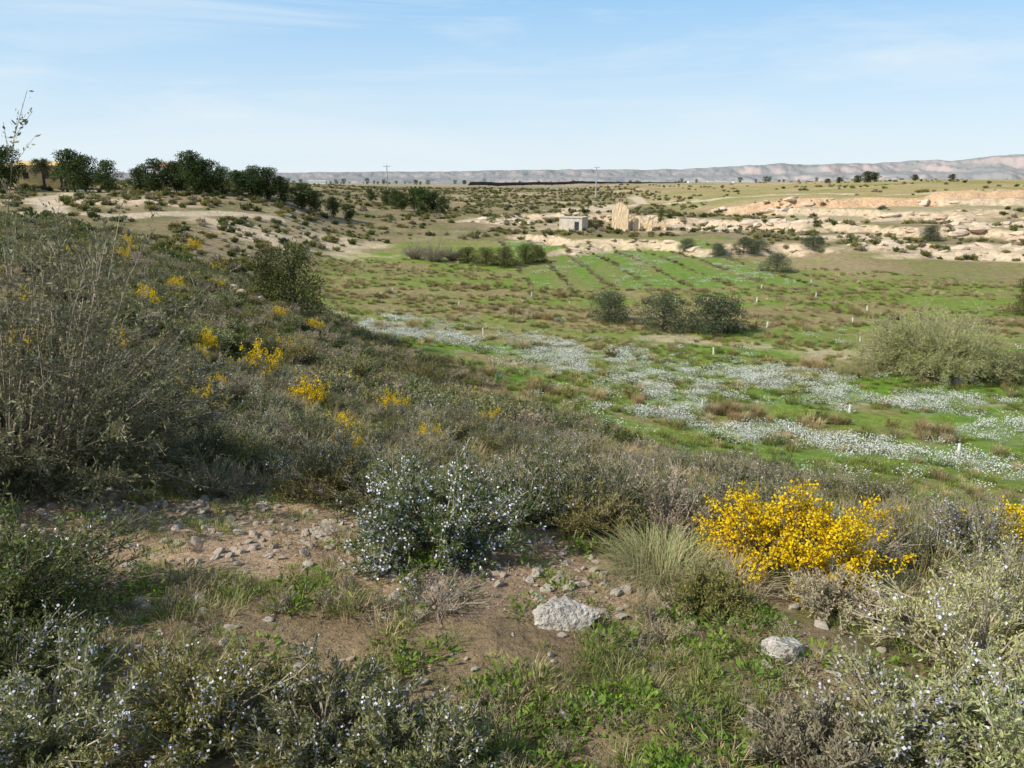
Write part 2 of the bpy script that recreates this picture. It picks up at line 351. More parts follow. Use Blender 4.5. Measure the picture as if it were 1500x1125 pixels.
# ------------------------------------------------------------------ scatter by geometry nodes
def scatter(name,protos,x,y,scale,pi,rz=None,dz=0.,tilt=.08,zscale=None):
    n=len(x);z=H(x,y)+dz
    col=bpy.data.collections.new(name+"_variants")
    for i,p in enumerate(protos):
        p.name="%02d_%s"%(i,p.name);col.objects.link(p)
    me=bpy.data.meshes.new(name);me.vertices.add(n);me.vertices.foreach_set("co",np.stack([x,y,z],-1).ravel())
    def at(nm,ty,v,key="value"):
        a=me.attributes.new(nm,ty,'POINT');a.data.foreach_set(key,np.ascontiguousarray(v).ravel())
    rr=np.random.default_rng(len(name)*13+n)
    rot=np.stack([rr.normal(0,tilt,n),rr.normal(0,tilt,n),rr.uniform(0,6.283,n) if rz is None else rz],-1).astype(np.float32)
    sc=np.asarray(scale,np.float32);zs=sc*(rr.uniform(.8,1.2,n) if zscale is None else zscale)
    at("rot",'FLOAT_VECTOR',rot,"vector");at("scl",'FLOAT_VECTOR',np.stack([sc,sc,zs],-1).astype(np.float32),"vector");at("pid",'INT',np.asarray(pi,np.int32))
    ob=bpy.data.objects.new(name,me);scene.collection.objects.link(ob)
    ng=bpy.data.node_groups.new(name+"_nodes",'GeometryNodeTree')
    ng.interface.new_socket("Geometry",in_out='INPUT',socket_type='NodeSocketGeometry');ng.interface.new_socket("Geometry",in_out='OUTPUT',socket_type='NodeSocketGeometry')
    N=ng.nodes;L=ng.links
    gi=N.new("NodeGroupInput");go=N.new("NodeGroupOutput");ip=N.new("GeometryNodeInstanceOnPoints");ci=N.new("GeometryNodeCollectionInfo")
    ci.inputs[0].default_value=col;ci.inputs["Separate Children"].default_value=True;ci.inputs["Reset Children"].default_value=True
    mp=N.new("GeometryNodeMeshToPoints");L.new(gi.outputs[0],mp.inputs[0]);L.new(mp.outputs[0],ip.inputs["Points"]);L.new(ci.outputs[0],ip.inputs["Instance"])
    ip.inputs["Pick Instance"].default_value=True
    def na(nm,dt):
        a=N.new("GeometryNodeInputNamedAttribute");a.data_type=dt;a.inputs[0].default_value=nm
        return [o for o in a.outputs if o.enabled][0]
    L.new(na("pid",'INT'),ip.inputs["Instance Index"]);L.new(na("scl",'FLOAT_VECTOR'),ip.inputs["Scale"])
    er=N.new("FunctionNodeEulerToRotation");L.new(na("rot",'FLOAT_VECTOR'),er.inputs[0]);L.new(er.outputs[0],ip.inputs["Rotation"])
    L.new(ip.outputs[0],go.inputs[0])
    md=ob.modifiers.new("scatter",'NODES');md.node_group=ng
    return ob
def sector(n,r0,r1,p=1.0,a=50):
    u=rng.uniform(0,1,n)
    r=(r0**p+(r1**p-r0**p)*u)**(1/p)
    t=np.radians(rng.uniform(-a,a,n));return r*np.sin(t),r*np.cos(t)
# ------------------------------------------------------------------ ground
def axis(lo,hi,s0,g,lim=260,g2=.05):
    def half(L):
        p=[0.]
        while p[-1]<L:
            q=p[-1];p.append(q+(s0+g*q if q<lim else g2*q))
        return np.array(p)
    a=half(hi);b=half(lo)
    return np.r_[-b[:0:-1],a]
xs=axis(14000,14000,.05,.0115);ys=axis(60,16000,.04,.0075)
X,Y=np.meshgrid(xs,ys);ZB=base(X,Y);Z=H(X,Y,ZB)
gy,gx=np.gradient(Z);dY=np.gradient(ys)[:,None];dX=np.gradient(xs)[None,:]
SL=np.hypot(gy/dY,gx/dX)
ny,nx=X.shape;idx=np.arange(nx*ny).reshape(ny,nx)
F=np.stack([idx[:-1,:-1],idx[:-1,1:],idx[1:,1:],idx[1:,:-1]],-1).reshape(-1,4)
M_gnd=bpy.data.materials.new("ground_soil");nt,n,l=nodes(M_gnd);b=n["Principled BSDF"];b.inputs["Roughness"].default_value=.95;b.inputs["Specular IOR Level"].default_value=.1
ca=n.new("ShaderNodeAttribute");ca.attribute_name="gcol";geo=n.new("ShaderNodeNewGeometry")
def nz(scale,det=6,rough=.65):
    t=n.new("ShaderNodeTexNoise");t.inputs["Scale"].default_value=scale;t.inputs["Detail"].default_value=det;t.inputs["Roughness"].default_value=rough;l.new(geo.outputs["Position"],t.inputs["Vector"]);return t
def mrng(s,a,b_,c,d):
    t=n.new("ShaderNodeMapRange");t.inputs[1].default_value=a;t.inputs[2].default_value=b_;t.inputs[3].default_value=c;t.inputs[4].default_value=d;l.new(s,t.inputs[0]);return t.outputs[0]
def mult(a,b_):
    t=n.new("ShaderNodeMath");t.operation='MULTIPLY';l.new(a,t.inputs[0]);l.new(b_,t.inputs[1]);return t.outputs[0]
f1=mrng(nz(1.3,10,.75).outputs[0],.3,.7,.6,1.4);f2=mrng(nz(28,5).outputs[0],.3,.7,.68,1.32)
vm=n.new("ShaderNodeVectorMath");vm.operation='SCALE';l.new(ca.outputs["Color"],vm.inputs[0]);l.new(mult(f1,f2),vm.inputs[3]);l.new(vm.outputs[0],b.inputs["Base Color"])
bp=n.new("ShaderNodeBump");bp.inputs["Distance"].default_value=.025;bp.inputs["Strength"].default_value=.9;l.new(nz(35,8,.7).outputs[0],bp.inputs["Height"])
bp2=n.new("ShaderNodeBump");bp2.inputs["Distance"].default_value=.35;bp2.inputs["Strength"].default_value=.7;l.new(nz(1.6,8,.7).outputs[0],bp2.inputs["Height"]);l.new(bp.outputs[0],bp2.inputs["Normal"]);l.new(bp2.outputs[0],b.inputs["Normal"])
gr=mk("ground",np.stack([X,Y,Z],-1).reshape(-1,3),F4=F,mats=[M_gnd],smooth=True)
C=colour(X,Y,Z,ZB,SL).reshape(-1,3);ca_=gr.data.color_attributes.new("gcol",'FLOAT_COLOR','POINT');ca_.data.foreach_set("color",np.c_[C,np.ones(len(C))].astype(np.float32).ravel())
# ------------------------------------------------------------------ distant hills
az=np.radians(np.linspace(-48,50,1700));tt=np.linspace(0,1,56);AZ,T=np.meshgrid(az,tt)
RR=6300+T*2300
hx=RR*np.sin(AZ);hy=RR*np.cos(AZ)
top=np.interp(np.degrees(az),[-48,-36,-16,0,13,18,22,30,36,50],[25,28,38,60,72,108,118,155,175,170])
top=top*(.78+.46*fbm(np.degrees(az)/2.3,az*0,61,4))
gul=fbm(hx/260,hy/500,62,5);prof=ss(0,.35,T+ (gul-.5)*.5)*.45+ss(.4,.72,T+(gul-.5)*.35)*.55
hz=-70+(top[None,:]+70)*prof-14*np.abs(fbm(hx/110,hy/300,66,4)-.5)*2*ss(.05,.3,T)*(1-ss(.8,1,T))
hz=np.minimum(hz,(top*(.97+.06*fbm(az*60,az*0+2,67,3)))[None,:])
g1,g2=np.gradient(hz);sl=np.abs(g1)/(2300/55)
hc=np.zeros(hx.shape+(3,))+np.array((.23,.215,.18))
hc=lerp(hc,(.48,.35,.28),ss(.10,.42,sl+ (fbm(hx/90,hy/200,63)-.5)*.3));hc=lerp(hc,(.16,.18,.15),ss(.48,.66,fbm(hx/170,hy/300,64))*.7)
hc=lerp(hc,(.36,.38,.42),np.full(hx.shape,.38))  # blue-grey aerial haze painted evenly into the hill colours
a_,b_=hx.shape;idx=np.arange(a_*b_).reshape(a_,b_);F=np.stack([idx[:-1,:-1],idx[:-1,1:],idx[1:,1:],idx[1:,:-1]],-1).reshape(-1,4)
M_hl=bpy.data.materials.new("distant_hill_earth_haze");nt,n,l=nodes(M_hl);b=n["Principled BSDF"];b.inputs["Roughness"].default_value=1;b.inputs["Specular IOR Level"].default_value=0
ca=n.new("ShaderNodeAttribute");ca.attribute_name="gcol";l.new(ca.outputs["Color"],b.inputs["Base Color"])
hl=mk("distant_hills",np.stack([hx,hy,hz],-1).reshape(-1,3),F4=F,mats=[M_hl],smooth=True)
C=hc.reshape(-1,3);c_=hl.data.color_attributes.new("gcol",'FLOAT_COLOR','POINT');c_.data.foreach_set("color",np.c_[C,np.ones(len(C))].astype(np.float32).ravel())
# ------------------------------------------------------------------ prototypes
near=[shrub("rosemary",11,.40,.38,55,8,11,.024,.0075,[M_twg,M_ros,M_flw],.30,.013,4),
      shrub("rosemary_b",12,.36,.40,50,8,11,.024,.0075,[M_twg,M_rosd,M_flw],.10,.013,3),
      shrub("grey_scrub",13,.42,.30,70,8,7,.022,.007,[M_twg,M_gry,M_flw],0),
      shrub("olive_scrub",14,.38,.32,55,8,10,.024,.008,[M_twg,M_olv,M_flw],0),
      shrub("dry_scrub",15,.36,.30,80,8,3,.02,.005,[M_twg,M_gry,M_flw],0,tw=.003),
      shrub("silver_scrub",16,.34,.34,55,8,10,.026,.0075,[M_twg,M_sil,M_flw],.1,.012,3)]
midp=[shrub("rosemary_m",21,.5,.45,34,7,7,.06,.022,[M_twg,M_ros,M_flw],.14,.03,2,tw=.006),
      shrub("grey_m",22,.5,.38,34,7,6,.06,.022,[M_twg,M_gry,M_flw],0,tw=.006),
      shrub("olive_m",23,.45,.4,34,7,7,.06,.022,[M_twg,M_olv,M_flw],0,tw=.006),
      shrub("dark_m",24,.5,.45,34,7,7,.06,.022,[M_drk,M_rosd,M_flw],0,tw=.006)]
farp=[shrub("rosemary_f",31,.6,.42,16,5,6,.16,.07,[M_twg,M_ros,M_flw],0,tw=.012),
      shrub("grey_f",32,.6,.38,16,5,5,.16,.07,[M_twg,M_gry,M_flw],0,tw=.012),
      shrub("olive_f",33,.6,.45,16,5,6,.16,.07,[M_twg,M_olv,M_flw],0,tw=.012),
      shrub("dark_f",34,.6,.5,16,5,7,.16,.07,[M_drk,M_rosd,M_flw],0,tw=.012)]
KEEP=[(-3.5,4.7,1.1),(-.42,3.75,.5),(1.5,3.75,.5),(.8,3.6,.4),(3.75,5.0,.5),(-2.2,2.8,.5),(-3.2,3.8,.75)]
def keep_out(x,y):
    k=np.zeros(len(x),bool)
    for a,b,c in KEEP:k|=np.hypot(x-a,y-b)<c
    return k
def nearline(x,y): return ((y>4.95-.35*(x+2.6)*(x>-2.6))|(x>2.6))
x,y=sector(2100,4.4,17,1.6,52);zb=base(x,y);cl=fbm(x/1.3,y/1.3,71,3);r_=np.hypot(x,y)
ok=(barem(x,y)<.2)&(~keep_out(x,y))&(cl>.40+.12*ss(6.5,8,r_))&(fieldm(x,y,zb)<.4)
ok&=nearline(x,y)&(y>4.2)
x=x[ok];y=y[ok]
pr=rng.choice(6,len(x),p=[.24,.18,.22,.16,.13,.07])
s=rng.uniform(.4,.9,len(x))*(1+.35*ss(5,12,np.hypot(x,y)))
scatter("hillside_scrub",near,x,y,s,pr,dz=-.03)
x,y=sector(7500,16,64,1.5,48);zb=base(x,y);cl=fbm(x/3,y/3,72,3)
ok=(fieldm(x,y,zb)<.35)&(cl>.43);x=x[ok];y=y[ok]
scatter("hillside_scrub_slope",midp,x,y,rng.uniform(.55,1.4,len(x)),rng.choice(4,len(x),p=[.29,.32,.21,.18]),dz=-.03)
tp=[tuft("tuft_dry",41,110,.3,.3,.010,.7,[M_dry]),tuft("tuft_tawny",42,110,.34,.26,.012,.8,[M_dry2]),tuft("tuft_green",43,110,.34,.2,.012,.8,[M_gra])]
x,y=sector(5600,4.6,60,1.1,48);zb=base(x,y)
ok=(fieldm(x,y,zb)<.6)&(barem(x,y)<.2)&(~keep_out(x,y))&nearline(x,y);x=x[ok];y=y[ok]
scatter("hillside_grass",[tuft("h_dry",141,90,.3,.24,.006,.8,[M_dry]),tuft("h_tawny",142,90,.34,.22,.006,.8,[M_dry2]),tuft("h_green",143,110,.34,.18,.006,.8,[M_gra])],x,y,rng.uniform(.6,1.2,len(x))*(1+.6*ss(10,30,np.hypot(x,y))),rng.choice(3,len(x),p=[.28,.35,.37]))
x,y=sector(17000,60,420,1.25,42);zb=base(x,y);cl=fbm(x/9,y/9,73,4)
pl=ss(-26,-20,scarp(x,y))*ss(45,60,x)
td=np.min([seg(x,y,t) for t in TRACKS],0)
ok=(fieldm(x,y,zb)<.3)&(cl>.44+.24*(pl>.5)-.05*(x<-25)*(y<150))&(td>2.6);x=x[ok];y=y[ok]
scatter("distant_scrub",farp,x,y,rng.uniform(.5,1.6,len(x)),rng.choice(4,len(x),p=[.25,.30,.25,.20]),dz=-.05)
# ------------------------------------------------------------------ field grasses
x,y=sector(15000,9,104,1.3,44);zb=base(x,y);F_=fieldm(x,y,zb);cl=fbm(x/6,y/2.2,74,3)
ok=(F_>.3)&(cl>.44)&(orchard(x,y)<.2)&(rng.uniform(0,1,len(x))>.8*flowermask(x,y));x=x[ok];y=y[ok]
pp=np.where(rng.uniform(0,1,len(x))<.15+.4*ss(52,64,y+.25*x),rng.choice([0,1],len(x)),2)
scatter("field_grass",tp,x,y,rng.uniform(.8,1.9,len(x))*(.5+.5*ss(12,30,y)),pp)
x,y=sector(2600,28,82,1.5,44);zb=base(x,y);ban=np.sin((y*.93+x*.35)/1.9+2*fbm(x/9,y/9,75))
ok=(fieldm(x,y,zb)>.5)&(ban>.76)&(fbm(x/5,y/3,76)>.47)&(flowermask(x,y)<.4);x=x[ok];y=y[ok]
scatter("esparto_grass_clumps",[tuft("clump_a",44,260,.7,.6,.02,.8,[M_dry2]),tuft("clump_b",45,260,.7,.5,.02,.9,[M_dry]),shrub("clump_c",46,.5,.5,34,6,8,.06,.02,[M_twg,M_olv,M_flw],0)],x,y,rng.uniform(.6,1.4,len(x)),rng.choice(3,len(x),p=[.4,.3,.3]))
fp_=[tuft("daisies_%d"%k,50+k,80,1.0,.28,.008,.5,[M_gra,M_wht],heads=[30,48,62][k],hs=.044) for k in range(3)]
fp_+=[tuft("yellow_daisies",55,60,.9,.2,.008,.5,[M_gra,M_yfl],heads=26,hs=.035)]
x,y=sector(18500,22,66,1.5,44);fm=flowermask(x,y);zb=base(x,y)
u=rng.uniform(0,1,len(x));ok=(u<fm*.95+.06)&(fieldm(x,y,zb)>.5);fm=fm[ok];x=x[ok];y=y[ok]
pid=np.where((fm<.2)&(rng.uniform(0,1,len(x))<.5),3,rng.choice(3,len(x)))
scatter("white_wildflowers",fp_,x,y,rng.uniform(.4,1.2,len(x)),pid)
x,y=sector(1700,80,126,1.5,30);ok=(orchard(x,y)>.5)&(fbm(x/5,y/8,77)>.48);x=x[ok];y=y[ok]
scatter("orchard_wildflowers",[tuft("odaisies",58,60,1.6,.26,.01,.5,[M_gra,M_wht],heads=30,hs=.055)],x,y,rng.uniform(.6,1.2,len(x)),np.zeros(len(x)))
# ------------------------------------------------------------------ foreground grass and weeds
fg=[tuft("fg_green",61,60,.14,.08,.0035,1.0,[M_gra]),tuft("fg_dry",62,50,.14,.10,.003,1.0,[M_dry]),
    weed("fg_weed",63,60,.10,.032,.013,[M_grn]),weed("fg_weed_b",64,50,.08,.04,.010,[M_gra]),weed("litter",65,60,.12,.03,.004,[M_dry2]),
    shrub("tiny_dry_twigs",66,.12,.08,14,4,4,.012,.004,[M_twg,M_gry,M_flw],0,tw=.0015)]
x,y=sector(12500,1.5,8,1.25,55);cl=fbm(x/.45,y/.45,78,3);bm_=barem(x,y)
ok=(rng.uniform(0,1,len(x))<ss(.36,.60,cl)*(1-bm_*.80)+.06);x=x[ok];y=y[ok]
g=ss(.44,.56,fbm(x/.5,y/.5,79,2));u=rng.uniform(0,1,len(x))
pid=np.where(u<.42*g,2,np.where(u<.42*g+.08,3,np.where(u<.56,0,np.where(u<.70,1,np.where(u<.88,4,5)))))
scatter("foreground_grass",fg,x,y,rng.uniform(.35,1.15,len(x)),pid,tilt=.15)
sp=[rock("stone_%d"%k,80+k,M_rck,2,1,.75,.5,.2,12) for k in range(5)]
x=rng.uniform(-4.0,2.2,17000);y=rng.uniform(2.0,5,17000)
gl=ss(.42,.0,seg(x,y,[(-2.6,4.3),(-1.9,4.35),(-1.27,4.05),(-.55,3.6),(.2,3.45),(1.0,3.1)])+ (fbm(x/.3,y/.3,81,2)-.5)*.45)
ok=rng.uniform(0,1,len(x))<gl*.48+barem(x,y)*.18+.06;x=x[ok];y=y[ok]
s=.005+.05*rng.uniform(0,1,len(x))**4.2
scatter("gravel_stones",sp,x,y,s,rng.integers(0,5,len(x)),tilt=.5,dz=.002)
# terrace rocks
bp_=[rock("boulder_%d"%k,90+k,M_san,2,1.5,.9,.5,.25,14) for k in range(4)]
x,y=sector(42000,100,205,1.8,38);e=.8
gs=np.hypot(H(x+e,y)-H(x-e,y),H(x,y+e)-H(x,y-e))/(2*e)
spots=np.min([seg(x,y,s_) for s_ in ([(54,112),(66,111),(80,112)],[(52,126),(62,127)],[(50,150),(64,150)],[(-8,166),(2,166)],[(80,134),(94,138)],[(30,152),(44,148)])],0)
ok=(((gs>.40)&(terr(x,y)>.4)&(rng.uniform(0,1,len(x))<.24)&(fbm(x/12,y/12,82)>.45))|((gs>.5)&(x<0)&(rng.uniform(0,1,len(x))<.1))|((spots<3.5)&(rng.uniform(0,1,len(x))<.15)));x=x[ok];y=y[ok]
scatter("terrace_boulders",bp_,x,y,.22+1.5*rng.uniform(0,1,len(x))**3,rng.integers(0,4,len(x)),tilt=.15,rz=rng.normal(0,.5,len(x)))
X_=[];Y_=[]
for k in range(8):
    yy=np.arange(82,127,.62);xx=1.8+k*4.5-.09*(yy-85)+rng.normal(0,.16,len(yy));X_.append(xx);Y_.append(yy+rng.normal(0,.15,len(yy)))
x=np.concatenate(X_);y=np.concatenate(Y_);ok=(rng.uniform(0,1,len(x))<.8)&(fbm(x/3,y/5,93)>.36);x=x[ok];y=y[ok]
scatter("orchard_rows",[shrub("row_plant",48,.6,.38,20,5,5,.10,.04,[M_twg,M_gry,M_flw],0,tw=.012),tuft("row_grass",49,150,.9,.34,.03,.8,[M_dry2]),shrub("row_dark",47,.6,.4,20,5,6,.10,.04,[M_drk,M_olv,M_flw],0,tw=.012)],x,y,rng.uniform(.4,.95,len(x)),rng.integers(0,3,len(x)))
# ------------------------------------------------------------------ individual plants
def put(ob,x,y,dz=0,rz=0,s=1):
    ob.location=(x,y,h1(x,y)+dz);ob.rotation_euler[2]=rz;ob.scale=(s,s,s) if np.isscalar(s) else s;return ob
def copy(ob,name,x,y,s,rz,dz=0):
    o=bpy.data.objects.new(name,ob.data);scene.collection.objects.link(o);return put(o,x,y,dz,rz,s)
o=shrub("large_twiggy_bush",101,1.02,2.15,320,26,10,.036,.013,[M_twg,M_bsh,M_flw],0,tw=.0045,link=True,tilt=1.5,base_r=.26,up=.1,sub=(.05,.14),lump=.12);put(o,-3.5,4.75,-.05)
o=shrub("rosemary_bush",102,.45,.50,170,13,14,.026,.0085,[M_twg,M_rosd,M_flw],.6,.014,5,link=True,tilt=1.45,fmin=.45);put(o,-.42,3.75,-.03)
for i,(px,py,R,h,m,f,nl_) in enumerate([(-.8,4.6,.38,.44,M_ros,.25,11),(.1,4.45,.42,.46,M_rosd,.25,11),(.6,4.6,.42,.42,M_ros,.05,11),(1.05,4.5,.35,.38,M_gry,0,3),(.5,4.15,.26,.3,M_olv,0,10),(.8,4.9,.4,.45,M_gry,0,2),(-1.3,4.85,.36,.36,M_olv,.0,10),(1.55,4.5,.35,.42,M_ros,.2,10)]):
    o=shrub("rosemary_bush" if nl_>5 and m is not M_olv else ("dry_twig_bush" if nl_<5 else "olive_scrub_bush"),180+i,R,h,100,10,nl_,.025,.008,[M_twg,m,M_flw],f,.013,4,link=True,tilt=1.4);put(o,px,py,-.03)
o=shrub("rosemary_bush",103,.58,.42,150,12,12,.026,.008,[M_drk,M_rosd,M_flw],.10,.013,4,link=True,tilt=1.45);put(o,-2.25,2.75,-.05)
for i,(px,py,R,h,f) in enumerate([(-1.5,2.0,.36,.25,.45),(-1.05,2.12,.33,.24,.4),(-.62,2.08,.32,.25,.4),(-1.85,2.25,.3,.28,.45),(-.3,1.95,.26,.21,.3)]):
    o=shrub("rosemary_bush",110+i,R,h,80,10,12,.022,.007,[M_twg,[M_ros,M_olv,M_ros,M_rosd,M_ros][i],M_flw],f,.011,4,link=True,tilt=1.4);put(o,px,py,-.02)
for i,(px,py,R,h,f,m) in enumerate([(2.0,2.7,.48,.40,.2,M_sil),(1.35,2.15,.30,.28,.35,M_sil),(1.75,2.05,.36,.32,.2,M_sil),(2.6,3.3,.45,.38,.15,M_sil),(2.95,4.3,.28,.40,.7,M_ros),(1.0,2.0,.26,.18,0,M_gry),(.95,3.15,.2,.16,.0,M_olv),(1.6,3.2,.28,.18,0,M_gry)]):
    o=shrub("silver_shrub",120+i,R,h,90,10,10,.022,.007,[M_twg,m,M_flw],f,.013,4,link=True,tilt=1.35,up=.8);put(o,px,py,-.02)
def gorse(name,seed,R,h,nm,ns,px,py,fl=.85,fs=.016,fp=9,L=.02,tw=.003,lump=.3):
    o=shrub(name,seed,R,h,nm,ns,4,L,L*.3,[M_twg,M_gor,M_yel],fl,fs,fp,link=True,tilt=1.4,fmin=.5,tw=tw,sub=(.08,.2),lump=lump);return put(o,px,py,-.03)
gorse("yellow_gorse_bush",130,.46,.48,200,13,1.55,3.72,fs=.0155,fp=14,lump=.25)
gorse("yellow_gorse_bush",131,.40,.38,120,10,3.6,4.75,fp=13)
gorse("yellow_gorse_bush",132,.22,.28,70,8,2.85,5.2,fp=12)
G=[(-5.5,15.5,.7),(-3.6,12.5,.5),(-4.5,19,.5),(-3.7,8.5,.36),(-4.4,9.4,.30),(-2.5,15,.5),(-2.3,9.4,.30),(-7.5,17.5,.5),(-11,22,.6),(-13,26,.5),(-20,38,.7),(-11.6,36,.65),(-10.4,38,.65),(-23,45,.7),(-1.6,28,.55),(-5.4,8,.42),(-1.9,8.0,.26),(-3.45,7,.24),(-15,33,.5),(-24,60,.8),(-34,80,1.0),(-6.6,15,.36),(-19,32,.5),(-9.3,14,.4),(-31,60,.8),(-28,72,.8),(-1.2,10.4,.3),(-6.3,11.5,.36),(-.5,16,.4),(-7.6,24,.5),(-3,22,.42),(-1.5,12.6,.28),(-4.6,11,.3),(-9,20,.38),(.4,10,.2),(-8,11,.35),(-16,40,.6),(-12,17,.4)]
gp=[shrub("gorse_%d"%k,140+k,1,.95,60,8,4,.06,.02,[M_twg,M_gor,M_yel],.7,.055,10,tw=.008,tilt=1.35,fmin=.5) for k in range(2)]
for i,(px,py,s) in enumerate(G): copy(gp[i%2],"yellow_gorse_bush",px,py,(s*.8,s*.8,s*1.15),i*1.3,.02)
o=tuft("grey_grass_tussock",150,1200,.5,.24,.004,1.35,[M_sil,M_dry],link=True);put(o,.8,3.55,-.01)
o=tuft("grey_grass_tussock",151,500,.35,.18,.004,1.3,[M_gry,M_dry],link=True);put(o,1.12,3.4,-.01)
o=shrub("dead_twig_pile",152,.3,.1,60,7,1,.012,.004,[M_twg,M_gry,M_flw],0,tw=.0025,link=True,tilt=1.55);put(o,-.35,3.1,0)
M_bld=solid("weathered_limestone",(.34,.30,.25),(.66,.60,.51),14,.92,1.0,40)
o=rock("limestone_rock",160,M_bld,5,.165,.12,.11,.45,16,link=True);put(o,.25,2.93,.03,.3)
o=rock("limestone_rock",161,M_bld,5,.14,.11,.075,.45,16,link=True);put(o,1.15,2.70,.02,1.)
for i,(px,py,s) in enumerate([(-1.9,3.35,.05),(-.42,3.0,.04),(-.5,3.3,.05),(.55,2.9,.035),(-2.6,4.2,.07),(-1.1,4.0,.06),(-15.4,42,.6),(-15,43.5,.5),(-14.4,42,.4),(-16.2,42.6,.5)]):
    o=rock("limestone_rock",170+i,M_rck,3,1,.8,.6,.25,12,link=True);put(o,px,py,s*.2,i,s)
# ------------------------------------------------------------------ trees
pines=[tree("pine_v%d"%k,200+k,6.,2.5,.16,32,M_pin,M_brk,.28,.13,200,low=.18,cone=.2,clr=.34,flat=.65) for k in range(3)]
for i,(px,py,h) in enumerate([(-86.5,131,7.2),(-89,133,6.0),(-75.5,132,7.2),(-73,131,6.2),(-68.6,130,5.4),(-64.7,133,4.4),(-61,131,5.9),(-58,132,5.5),(-54.4,131,7.2),(-52.4,132,5.8),(-50,132,4.8),(-47,131,4.6),(-44.5,132,5.5),(-42.4,133,5.5),(-40.2,133,4.7),(-37.6,136,4.6),(-35.5,137,4.1),(-33,140,3.6),(-30.5,142,3.0),(-56,136,5.4),(-46,136,4.6),(-60,138,5.0)]):
    copy(pines[i%3],"pine_tree",px,py,(h/6*1.12,h/6*1.12,h/6),i*2.1,-.2)
for i,(px,py,h) in enumerate([(-27,186,4.5),(-24.5,190,5.6),(-22,186,6.),(-19.5,189,5.),(-17,186,4),(-30,195,4.5),(-33,200,4),(-38,205,3.5)]):
    copy(pines[i%3],"pine_tree",px,py,(h/6*1.1,h/6*1.1,h/6),i*1.7,-.2)
for i,(px,py,h) in enumerate([(153,330,5.0),(157,332,4.),(140,328,2.8),(135,328,2.4),(176,335,3.),(195,340,2.8),(149,331,3.5)]):
    copy(pines[i%3],"pine_tree",px,py,(h/6*1.6,h/6*1.6,h/6),i*1.1,-.3)
ol=[tree("olive_v%d"%k,220+k,2.6,1.8,.12,28,M_oli,M_brk,.12,.055,600,low=.0,clr=.40,egg=True) for k in range(2)]
for i,(px,py,sx,sz) in enumerate([(8.4,62.8,1.05,1.05),(12.2,58.8,1.2,1.2),(16.1,57.4,1.4,1.2),(33.5,94,1.05,.95),(69,124,1.1,1.),(35,113,1.1,.9),(31,112,.9,.8),(38,116,1.2,.8),(27,116,.9,.7),(45,112,1.,.8)]):
    copy(ol[i%2],"olive_tree",px,py,(sx,sx,sz),i*1.9,-.1)
jn=tree("juniper_v",230,3.2,1.9,.12,28,M_jun,M_brk,.12,.055,560,low=.0,cone=.3,clr=.36,egg=True)
copy(jn,"juniper_tree",-13.0,44.0,(1.2,1.2,1.3),.5,.0);copy(jn,"juniper_tree",-14.8,44.5,(.9,.9,.95),2.5,-.05);copy(jn,"juniper_tree",46.5,66,(1.,1.,1.15),1.5,-.05)
copy(jn,"cypress_tree",29.5,150,(.6,.6,1.25),1.5,-.05)
for px,py,s,z in [(-1,98,1.2,.8),(-3.5,99,1.2,.75),(1.8,101,1.2,.85),(-6,101,1.1,.7),(3.5,103,.9,.7),(15.5,150,.8,.6),(17.5,149,.7,.6)]: copy(jn,"juniper_tree",px,py,(s,s,z),px,-.1)
sb=shrub("dense_scrub_bush",240,1.25,1.2,110,12,9,.06,.025,[M_twg,M_olv,M_flw],0,tw=.008,link=True,tilt=1.45);put(sb,-4.2,31,-.05)
rt=shrub("retama_broom",241,3.6,4.1,440,18,9,.16,.030,[M_twg,M_ret,M_flw],0,tw=.012,link=True,tilt=1.4,up=.5,base_r=.2,lump=.2,sub=(.08,.2));put(rt,26.2,44.7,-.05)
copy(rt,"retama_broom",31,43,(.6,.6,.45),2,-.1);copy(rt,"retama_broom",21.5,45,(.35,.35,.2),1,-.1)
bt=shrub("bare_thicket",242,2.6,2.7,140,12,3,.12,.02,[M_twg,M_gry,M_flw],0,tw=.02,link=True,tilt=1.2);put(bt,-10.6,102,-.1);copy(bt,"bare_thicket",-13.5,104,.8,1);copy(bt,"bare_thicket",-8.2,103,.7,2)
def palm(name,seed,h,px,py):
    r=np.random.default_rng(seed);mb=MB();limb(mb,r,(0,0,-.2),(0,0,h*.72),.28,.22,0,6,.01)
    n=34;a=r.uniform(0,6.283,n);el=r.uniform(-.5,1.2,n);L=h*.36
    for i in range(n):
        P=[]
        for t in np.linspace(0,1,8):
            P.append([math.cos(a[i])*math.cos(el[i])*L*t,math.sin(a[i])*math.cos(el[i])*L*t,h*.72+math.sin(el[i])*L*t-.5*L*t*t])
        P=np.array(P);mb.twigs(P[:-1],P[1:],.03,.02,0,r)
        q=np.repeat(P[1:],6,axis=0)+r.normal(0,.04,(42,3));mb.leaves(q,r.normal(size=(42,3))+[0,0,-.3],.5,.06,1,r)
    o=mb.obj(name,[M_brk,M_plm]);put(o,px,py,0)
palm("palm_tree",1,6.,-83,136);palm("palm_tree",2,4.4,-80.5,137);palm("palm_tree",3,5.6,-78.6,135);palm("palm_tree",4,5,-84.8,139)
